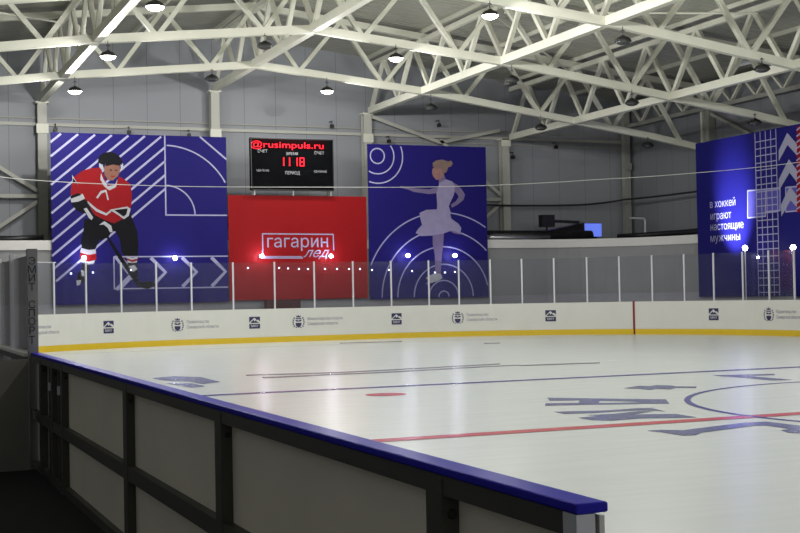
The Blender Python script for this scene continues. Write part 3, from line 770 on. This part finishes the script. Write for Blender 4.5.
# side wall banner
SX = 29.08
def sxz(px, py): P = hit(px, py, 0, SX); return (P.y, P.z)
t4 = thing('hanging_banner', 'large navy banner on the right side wall with white lines of text and lattice', 'banner', (SX, 25, 1.3))
MB().box((SX-.01, 20.2, 1.3), (SX+.01, 29.3, 7.32)).build('vinyl_sheet', M['navy_side'], t4)
MB().box((SX+.02, 20.2, 7.22), (SX+.07, 29.3, 7.28)).box((SX+.02, 29.0, 1.3), (SX+.07, 29.06, 7.28)).box((SX+.02, 24.6, 1.3), (SX+.07, 24.66, 7.28)).build('support_frame', M['grey_steel'], t4)
pb = MB()
def sline(a, b, w, m, k=0):
    for q in stroke([a, b], w): n_ = nud()*.5; pb.poly([(SX-.013-.003*k-n_, p[0], p[1]) for p in q], M[m])
ya, yb_ = sxz(757, 200)[0], sxz(778, 200)[0]
for i in range(5): y = ya+(yb_-ya)*i/4; sline((y, 1.32), (y, 7.28), .04, 'print_white', 3)
z = 1.45
while z < 7.2: sline((ya, z), (yb_, z), .035, 'print_white', 3); z += .262
def c6(L): return [sxz(690+x/2.963, 120+y/2.963) for x, y in L]
for L in ([(264, 90), (289, 38), (330, 85), (330, 118), (290, 74), (264, 122)], [(264, 176), (294, 116), (330, 165), (330, 200), (296, 156), (264, 210)], [(270, 252), (297, 196), (330, 240), (330, 272), (299, 238), (272, 286)]):
    pb.poly([(SX-.016, *p) for p in c6(L)], M['p_chev'])
for L in ([(172, 210), (225, 205), (225, 285), (172, 290)], [(225, 205), (268, 201), (268, 268), (225, 272)], [(285, 200), (330, 196), (330, 268), (285, 272)]):
    q = c6(L); pb.poly([(SX-.013, *p) for p in q], M['p_pale'])
    for a, b in zip(q, q[1:]+q[:1]): sline(a, b, .05, 'print_white', 2)
q = c6([(318, 20), (334, 16), (334, 270), (318, 275)]); pb.poly([(SX-.022, *p) for p in q], M['p_red'])
for i in range(14):
    a = c6([(318, 30+18*i), (334, 18+18*i)]); sline(a[0], a[1], .05, 'print_white', 4)
pb.build('printed_pattern', M['print_white'], t4)
g8 = lambda x, y: sxz(690+x/7.614, 190+y/7.614)
for s, xa, xb, yb2, h in (('в хоккей', 156, 350, 138, .42), ('играют', 160, 318, 228, .42), ('настоящие', 160, 412, 310, .42), ('мужчины', 160, 385, 396, .42)):
    P = g8(xa, yb2); Q = g8(xb, yb2)
    tx = MB(); add_text(tx, lambda a, b, P=P: (SX-.02, P[0]-a, P[1]+b), s, h, fit=P[0]-Q[0])
    tx.build('lettering', M['print_white'], t4)

# ------------------------------------------------------------------ scoreboard
sb = thing('scoreboard', 'black electronic scoreboard with red LED characters above the red banner', 'scoreboard', (13.8, BY-.2, 5.67))
sx0, sx1, sz0, sz1 = 12.13, 15.38, 5.6, 7.55
FY = BY-.26
MB().box((sx0, FY, sz0), (sx1, BY-.06, sz1)).build('casing', M['board_black'], sb)
fr = MB(); w_ = .035
for a, b in (((sx0, FY-.012, sz0), (sx1, FY, sz0+w_)), ((sx0, FY-.012, sz1-w_), (sx1, FY, sz1)), ((sx0, FY-.012, sz0), (sx0+w_, FY, sz1)), ((sx1-w_, FY-.012, sz0), (sx1, FY, sz1))): fr.box(a, b)
fr.build('bezel', M['duct'], sb)
def q4(x, y): P = hit(240+x/7.61, 130+y/7.61, 1, FY); return (P.x, P.z)
a = q4(80, 140); b = q4(636, 152)
led = MB().box((q4(74, 100)[0], FY-.006, q4(74, 141)[1]), (q4(650, 100)[0], FY-.001, sz1-.04)).build('led_panel', M['led_dim'], sb)
lt = MB(); add_text(lt, lambda u, v: (a[0]+u, FY-.010, a[1]+v*.74+.05), '@rusimpuls.ru', .46, fit=b[0]-a[0])
lt.build('led_text', M['led'], led)
dg = MB()
SEG = {'0': 'abcdef', '1': 'bc', '8': 'abcdefg'}
def digit(ch, x, z, w, h):
    t_ = .042; S = {'a': ((x, z+h), (x+w, z+h)), 'g': ((x, z+h/2), (x+w, z+h/2)), 'd': ((x, z), (x+w, z)), 'f': ((x, z+h/2), (x, z+h)), 'e': ((x, z), (x, z+h/2)), 'b': ((x+w, z+h/2), (x+w, z+h)), 'c': ((x+w, z), (x+w, z+h/2))}
    for s in SEG[ch]:
        for q in stroke(list(S[s]), t_): n_ = nud(); dg.poly([(p[0], FY-.008-n_, p[1]) for p in q])
zb = q4(330, 270)[1]; hh = q4(330, 210)[1]-zb
for ch, xx in (('1', 303), ('1', 348), ('1', 406), ('8', 457)): digit(ch, q4(xx, 250)[0], zb, .15, hh)
dg.build('time_digits', M['led'], sb)
for s, xa, xb, yy_, h in (('СЧЕТ', 134, 208, 170, .15), ('СЧЕТ', 566, 640, 184, .15), ('ВРЕМЯ', 354, 440, 190, .14), ('ПЕРИОД', 344, 455, 338, .17), ('УДАЛЕНИЕ', 124, 222, 314, .1), ('УДАЛЕНИЕ', 562, 660, 322, .1)):
    P = q4(xa, yy_); Q = q4(xb, yy_); cp = MB(); add_text(cp, lambda u, v, P=P: (P[0]+u, FY-.006, P[1]+v), s, h, fit=Q[0]-P[0]); cp.build('caption_lettering', M['p_white'], sb)
for x in (12.3, 13.8, 15.3):
    MB().box((x-.02, BY-.14, 5.42), (x+.02, BY-.1, 5.68)).build('support_leg', M['alu'], sb)
for x in (12.3, 15.3): MB().box((x-.03, BY+.13, 3.76), (x+.03, BY+.17, 7.5)).box((x-.03, BY-.06, 7.3), (x+.03, BY+.17, 7.36)).box((x-.03, BY-.06, 5.9), (x+.03, BY+.17, 5.96)).build('mounting_post', M['grey_steel'], sb)

# ------------------------------------------------------------------ lights by the banners
spl = ['left of the printed hockey player', 'between the chevrons right of the hockey player', 'left of the lettering on the red banner', 'right of the lettering on the red banner', 'left of the printed skater\'s leg', 'right of the printed skater\'s leg']
for (px, py), l in zip(((84, 258), (175, 258), (262, 256), (331, 256), (408, 255.5), (455, 255.5)), spl):
    P = hit(px, py, 1, BY-.34)
    t = thing('spotlight', 'small glowing spotlight '+l, 'lamp', P, 'spotlights in front of the banners')
    MB().lathe([(0, -.075), (.05, -.056), (.075, 0), (.05, .056), (0, .075)], P, 14).build('bulb', M['bulb'], t, True)
    MB().tube([P+Vector((0, .07, 0)), P+Vector((0, .29, 0))], .02, 8).box(P+Vector((-.05, .29, -.05)), P+Vector((.05, .31, .05))).build('bracket', M['lamp_body'], t)
def string(name_l, pxs, lab):  # glowing beads on an added cable imitate reflections in the end glass
    t = thing('glint_beads', lab, 'lights', hit(*pxs[0], 1, BY-.12))
    pts = [hit(x, y, 1, BY-.12) for x, y in pxs]
    cb = []
    for a, b in zip(pts, pts[1:]): cb += [a+Vector((0, 0, .05)), (a+b)/2+Vector((0, 0, .02))]
    MB().tube(cb+[pts[-1]+Vector((0, 0, .05))], .006, 5).build('cable', M['cable'], t)
    for p in pts: MB().lathe([(0, -.032), (.024, -.024), (.032, 0), (.024, .024), (0, .032)], p, 10).build('bulb', M['glint_bead'], t, True)
string('a', [(71, 273.5), (93, 272.5), (131, 270)], 'short string of tiny lamps across the hockey player\'s skates')
string('b', [(248, 268), (279, 268), (288, 268.5), (299, 269), (308, 269), (325, 269), (337, 269), (349, 269), (360, 269), (372, 270)], 'string of glowing beads added for glints in the glass across the red banner')
string('c', [(389, 270), (412, 271), (435, 272.5), (445, 272.5), (455, 272)], 'string of tiny lamps across the skater\'s feet')
for px, l in (((745, 248), 'round white lamp on a slim pole before the side wall banner, left one'), ((793, 247.5), 'round white lamp on a slim pole at the right edge of the photo')):
    P = hit(*px, 0, 28.3); t = thing('pole_lamp', l, 'lamp', (P.x, P.y, 0), 'pole lamps')
    MB().lathe([(0, -.1), (.07, -.07), (.1, 0), (.07, .07), (0, .1)], P, 16).build('globe', M['globe'], t, True)
    MB().tube([(P.x, P.y, 0), (P.x, P.y, P.z-.1)], .022, 8).lathe([(0, .0), (.15, 0), (.15, .03), (0, .03)], (P.x, P.y, 0), 16).build('pole', M['alu'], t)
# unseen lamp, added behind the boards to put a glow on the side banner
fx, fy = 26.5, 26.7
t = thing('added_glow_lamp', 'hidden lamp added behind the boards to make the side wall banner glow', 'lamp', (fx, fy, 0))
MB().box((fx-.2, fy-.2, 0), (fx+.2, fy+.2, .03)).tube([(fx, fy, .03), (fx, fy, .45)], .025, 8).build('stand', M['lamp_body'], t)
MB().box((fx-.14, fy-.2, .45), (fx+.02, fy+.2, .75)).build('housing', M['lamp_body'], t)
ld = bpy.data.lights.new('added_glow', 'SPOT'); ld.energy = 9000; ld.spot_size = math.radians(34); ld.spot_blend = 1; ld.shadow_soft_size = .12; ld.color = (.75, .8, 1)
lo = bpy.data.objects.new('light', ld); COL.objects.link(lo); lo.location = (fx+.1, fy, .8)
lo.rotation_euler = (Vector((SX, 26.9, 4.5))-Vector(lo.location)).to_track_quat('-Z', 'Y').to_euler()
lo.parent = t; lo.matrix_parent_inverse = Matrix.Translation(-t.location)

# ------------------------------------------------------------------ things on and behind the low roof
struct(MB().box((XL, PY+.1, 3.6), (28.9, YW, 3.68)).build('floor', M['concrete']))
dz = 3.68
def m(px, py, Y=34.6): return hit(px, py, 1, Y)
tag(MB().tube([(22.0, 34.25, 3.93), (25.0, 34.25, 3.93), (27.2, 34.25, 3.93)], .24, 14).build('air_duct', M['duct'], smooth=True), 'dark round air duct lying on the low roof right of the skater banner', 'duct')
tag(MB().tube([(21.9, 33.84, 3.86), (23.6, 33.84, 3.86), (25.0, 33.84, 3.86)], .09, 12).build('metal_pipe', M['pipe'], smooth=True), 'shiny silver pipe in front of the dark air duct', 'pipe')
tag(MB().tube([(28.0, 33.4, 3.86), (28.6, 32.6, 3.88), (29.35, 30.6, 3.9), (29.4, 25, 3.92)], .12, 10).build('air_duct', M['duct'], smooth=True), 'dark hose running along the curved ledge to the side banner', 'duct')
P = m(541, 227); Q = m(553, 215)
spk = thing('equipment_box', 'small black box raised on a stand on the low roof', 'equipment', (P.x, 34.6, dz))
MB().box((P.x, 34.45, P.z), (Q.x, 34.8, Q.z)).build('housing', M['black'], spk)
MB().box(((P.x+Q.x)/2-.03, 34.6, dz), ((P.x+Q.x)/2+.03, 34.66, P.z)).build('stand', M['black'], spk)
MB().bar((Q.x, 34.62, (P.z+Q.z)/2), (Q.x+1.25, 34.62, (P.z+Q.z)/2-.05), .1, .12).build('arm', M['black'], spk)
P = m(556, 239, 34.95); Q = m(583, 223, 34.95)
cab = thing('equipment_cabinet', 'dark cabinet with sloping top left of the glowing blue screen', 'cabinet', (P.x, 34.95, dz))
h0 = Q.z
MB().add([(P.x, 34.95, dz), (Q.x, 34.95, dz), (Q.x, 34.95, h0), (P.x, 34.95, h0-.22), (P.x, 35.5, dz), (Q.x, 35.5, dz), (Q.x, 35.5, h0), (P.x, 35.5, h0-.22)],
         [(0, 1, 2, 3), (7, 6, 5, 4), (0, 4, 5, 1), (1, 5, 6, 2), (2, 6, 7, 3), (3, 7, 4, 0)]).build('housing', M['duct'], cab)
MB().bar((P.x-.4, 34.93, h0-.3), (Q.x, 34.93, h0+.02), .05, .05).build('edge_rail', M['pipe'], cab)
P = m(585, 236.5, 34.9); Q = m(601.5, 223.5, 34.9)
scn = thing('display_screen', 'glowing pale blue screen standing on the low roof', 'screen', (P.x, 34.9, dz))
MB().box((P.x-.02, 34.92, P.z-.02), (Q.x+.02, 35.0, Q.z+.02)).build('casing', M['black'], scn)
MB().box((P.x, 34.905, P.z), (Q.x, 34.92, Q.z)).build('panel', M['screen'], scn)
MB().box((P.x+.2, 34.93, dz), (Q.x-.2, 34.98, P.z)).build('foot', M['black'], scn)
P = m(630, 218, 34.6); Q = m(645, 220, 34.6)
br = thing('pipe_bracket', 'thin pale bent pipe standing on the low roof near the corner', 'pipe', (Q.x, 34.6, 0))
MB().tube([(P.x, 34.6, P.z), (Q.x-.05, 34.6, P.z-.02), (Q.x, 34.6, P.z-.1), (Q.x, 34.6, 0)], .04, 8).build('bent_tube', M['alu'], br)
P = m(20, 236, 35); Q = m(50, 232, 35)
tag(MB().tube([(P.x-.2, 35, 3.76), (Q.x, 35, 3.76)], .08, 8).build('metal_pipe', M['orange']), 'rusty orange pipe on the ledge left of the hockey banner', 'pipe')
P = m(0, 236, 35)
tag(MB().tube([(1.2, 34.6, 3.84), (3.9, 34.6, 3.86), (4.8, 34.6, 3.9)], .12, 10).build('air_duct', M['duct'], smooth=True), 'dark duct on the ledge left of the hockey banner', 'duct')
tag(MB().box((hit(264, 308, 1, BY-.1).x, BY-.45, 0), (hit(298, 308, 1, BY-.1).x, BY-.12, 1.5)).build('gap_box', M['maroon']), 'dark maroon box added for the dark gap below the red banner', 'box')  # added block that stands in for a dark gap
bx = bpy.data.objects['gap_box']; bv = bx.modifiers.new('bevel', 'BEVEL'); bv.width = .02; bv.segments = 2

# cables and the safety net rope
def sag(pts, sagv, n=10):
    out = []
    for a, b in zip(pts, pts[1:]):
        a, b = Vector(a), Vector(b)
        for i in range(n): t_ = i/n; p = a.lerp(b, t_); p.z -= sagv*4*t_*(1-t_); out.append(p)
    return out+[Vector(pts[-1])]
a = hit(486, 205, 1, 36.4); b = hit(580, 205, 1, 36.4); c = hit(640, 200, 1, 36.4); d = hit(697, 189, 0, 29.6); e = hit(770, 172, 0, 29.6)
tag(MB().tube(sag([(19, 36.4, a.z), a, b, (30.0, 36.0, c.z-.02), (30.3, d.y, d.z), (30.3, 20, d.z+.1)], .03), .042, 8).build('hanging_cable', M['cable']), 'thick dark cable running along the end wall and around the corner', 'cable')
rp = []
for s, z in [(0, 5.45), (24, 5.5), (33, 5.55), (36, 5.56), (41, 5.58), (46, 5.62), (50, 5.66), (54, 5.72), (58, 5.74), (62, 5.8), (70, 5.85)]:
    x, y = bp(s, .3); rp.append((x, y, z))
rr = []
ks = [(0, 5.55), (24, 5.58), (32, 5.5), (36, 5.55), (41, 5.58), (46, 5.64), (50, 5.70), (54, 5.78), (58, 5.78), (62, 5.75), (72, 5.8)]
s = 0
while s < 72:
    for (s0, z0), (s1, z1) in zip(ks, ks[1:]):
        if s0 <= s <= s1: z = z0+(z1-z0)*(s-s0)/(s1-s0)
    rr.append((*bp(s, .3), z)); s += .5
nt_ = thing('safety_net_rope', 'thin white rope of the safety net stretched high above the far boards', 'rope', rr[0])
MB().tube(rr, .012, 6).build('rope', M['rope'], nt_)
for s_ in (27.0, 72): 
    x, y = bp(s_, .3); MB().tube([(x, y, 0), (x, y, 5.75)], .03, 8).build('net_post', M['alu'], nt_)
# little black fixings along the top edge of the banners
fix = [(55.5, 128, 'above the left corner of the hockey banner'), (129, 131, 'above the middle of the hockey banner'), (189, 134, 'above the right part of the hockey banner'), (332, 125, 'right above the scoreboard'),
       (389, 140, 'above the rings of the skater banner'), (439, 124, 'high above the printed skater'), (513, 156, 'beside the column right of the skater banner'), (556, 146, 'on the plain wall at centre right')]
for px, py, l in fix:
    P = hit(px, py, 1, YW-.35)
    t = thing('wall_fixture', 'tiny black fixture on the end wall '+l, 'fixture', P, 'black fixtures on the end wall')
    MB().box(P+Vector((-.07, -.06, -.12)), P+Vector((.07, .06, .02))).build('body', M['black'], t)
    MB().tube([P+Vector((0, 0, .0)), P+Vector((0, .0, .16)), P+Vector((0, .345, .16))], .02, 6).build('arm', M['black'], t)

# ------------------------------------------------------------------ world, camera, view
w = bpy.data.worlds.new('hall_ambient'); SC.world = w; w.use_nodes = True
w.node_tree.nodes['Background'].inputs[0].default_value = (.55, .56, .55, 1)
w.node_tree.nodes['Background'].inputs[1].default_value = .48
cd = bpy.data.cameras.new('camera'); cam = bpy.data.objects.new('camera', cd); COL.objects.link(cam)
cd.sensor_width = 36; cd.lens = FPX*36/800; cd.clip_start = .05; cd.clip_end = 300
mw = Matrix((( _r.x, _u.x, -_f.x, CAMP.x), (_r.y, _u.y, -_f.y, CAMP.y), (_r.z, _u.z, -_f.z, CAMP.z), (0, 0, 0, 1)))
cam.matrix_world = mw
SC.camera = cam
vs = SC.view_settings
vs.view_transform = 'Standard'; vs.look = 'None'; vs.gamma = 1; vs.use_curve_mapping = False; vs.exposure = 0.0
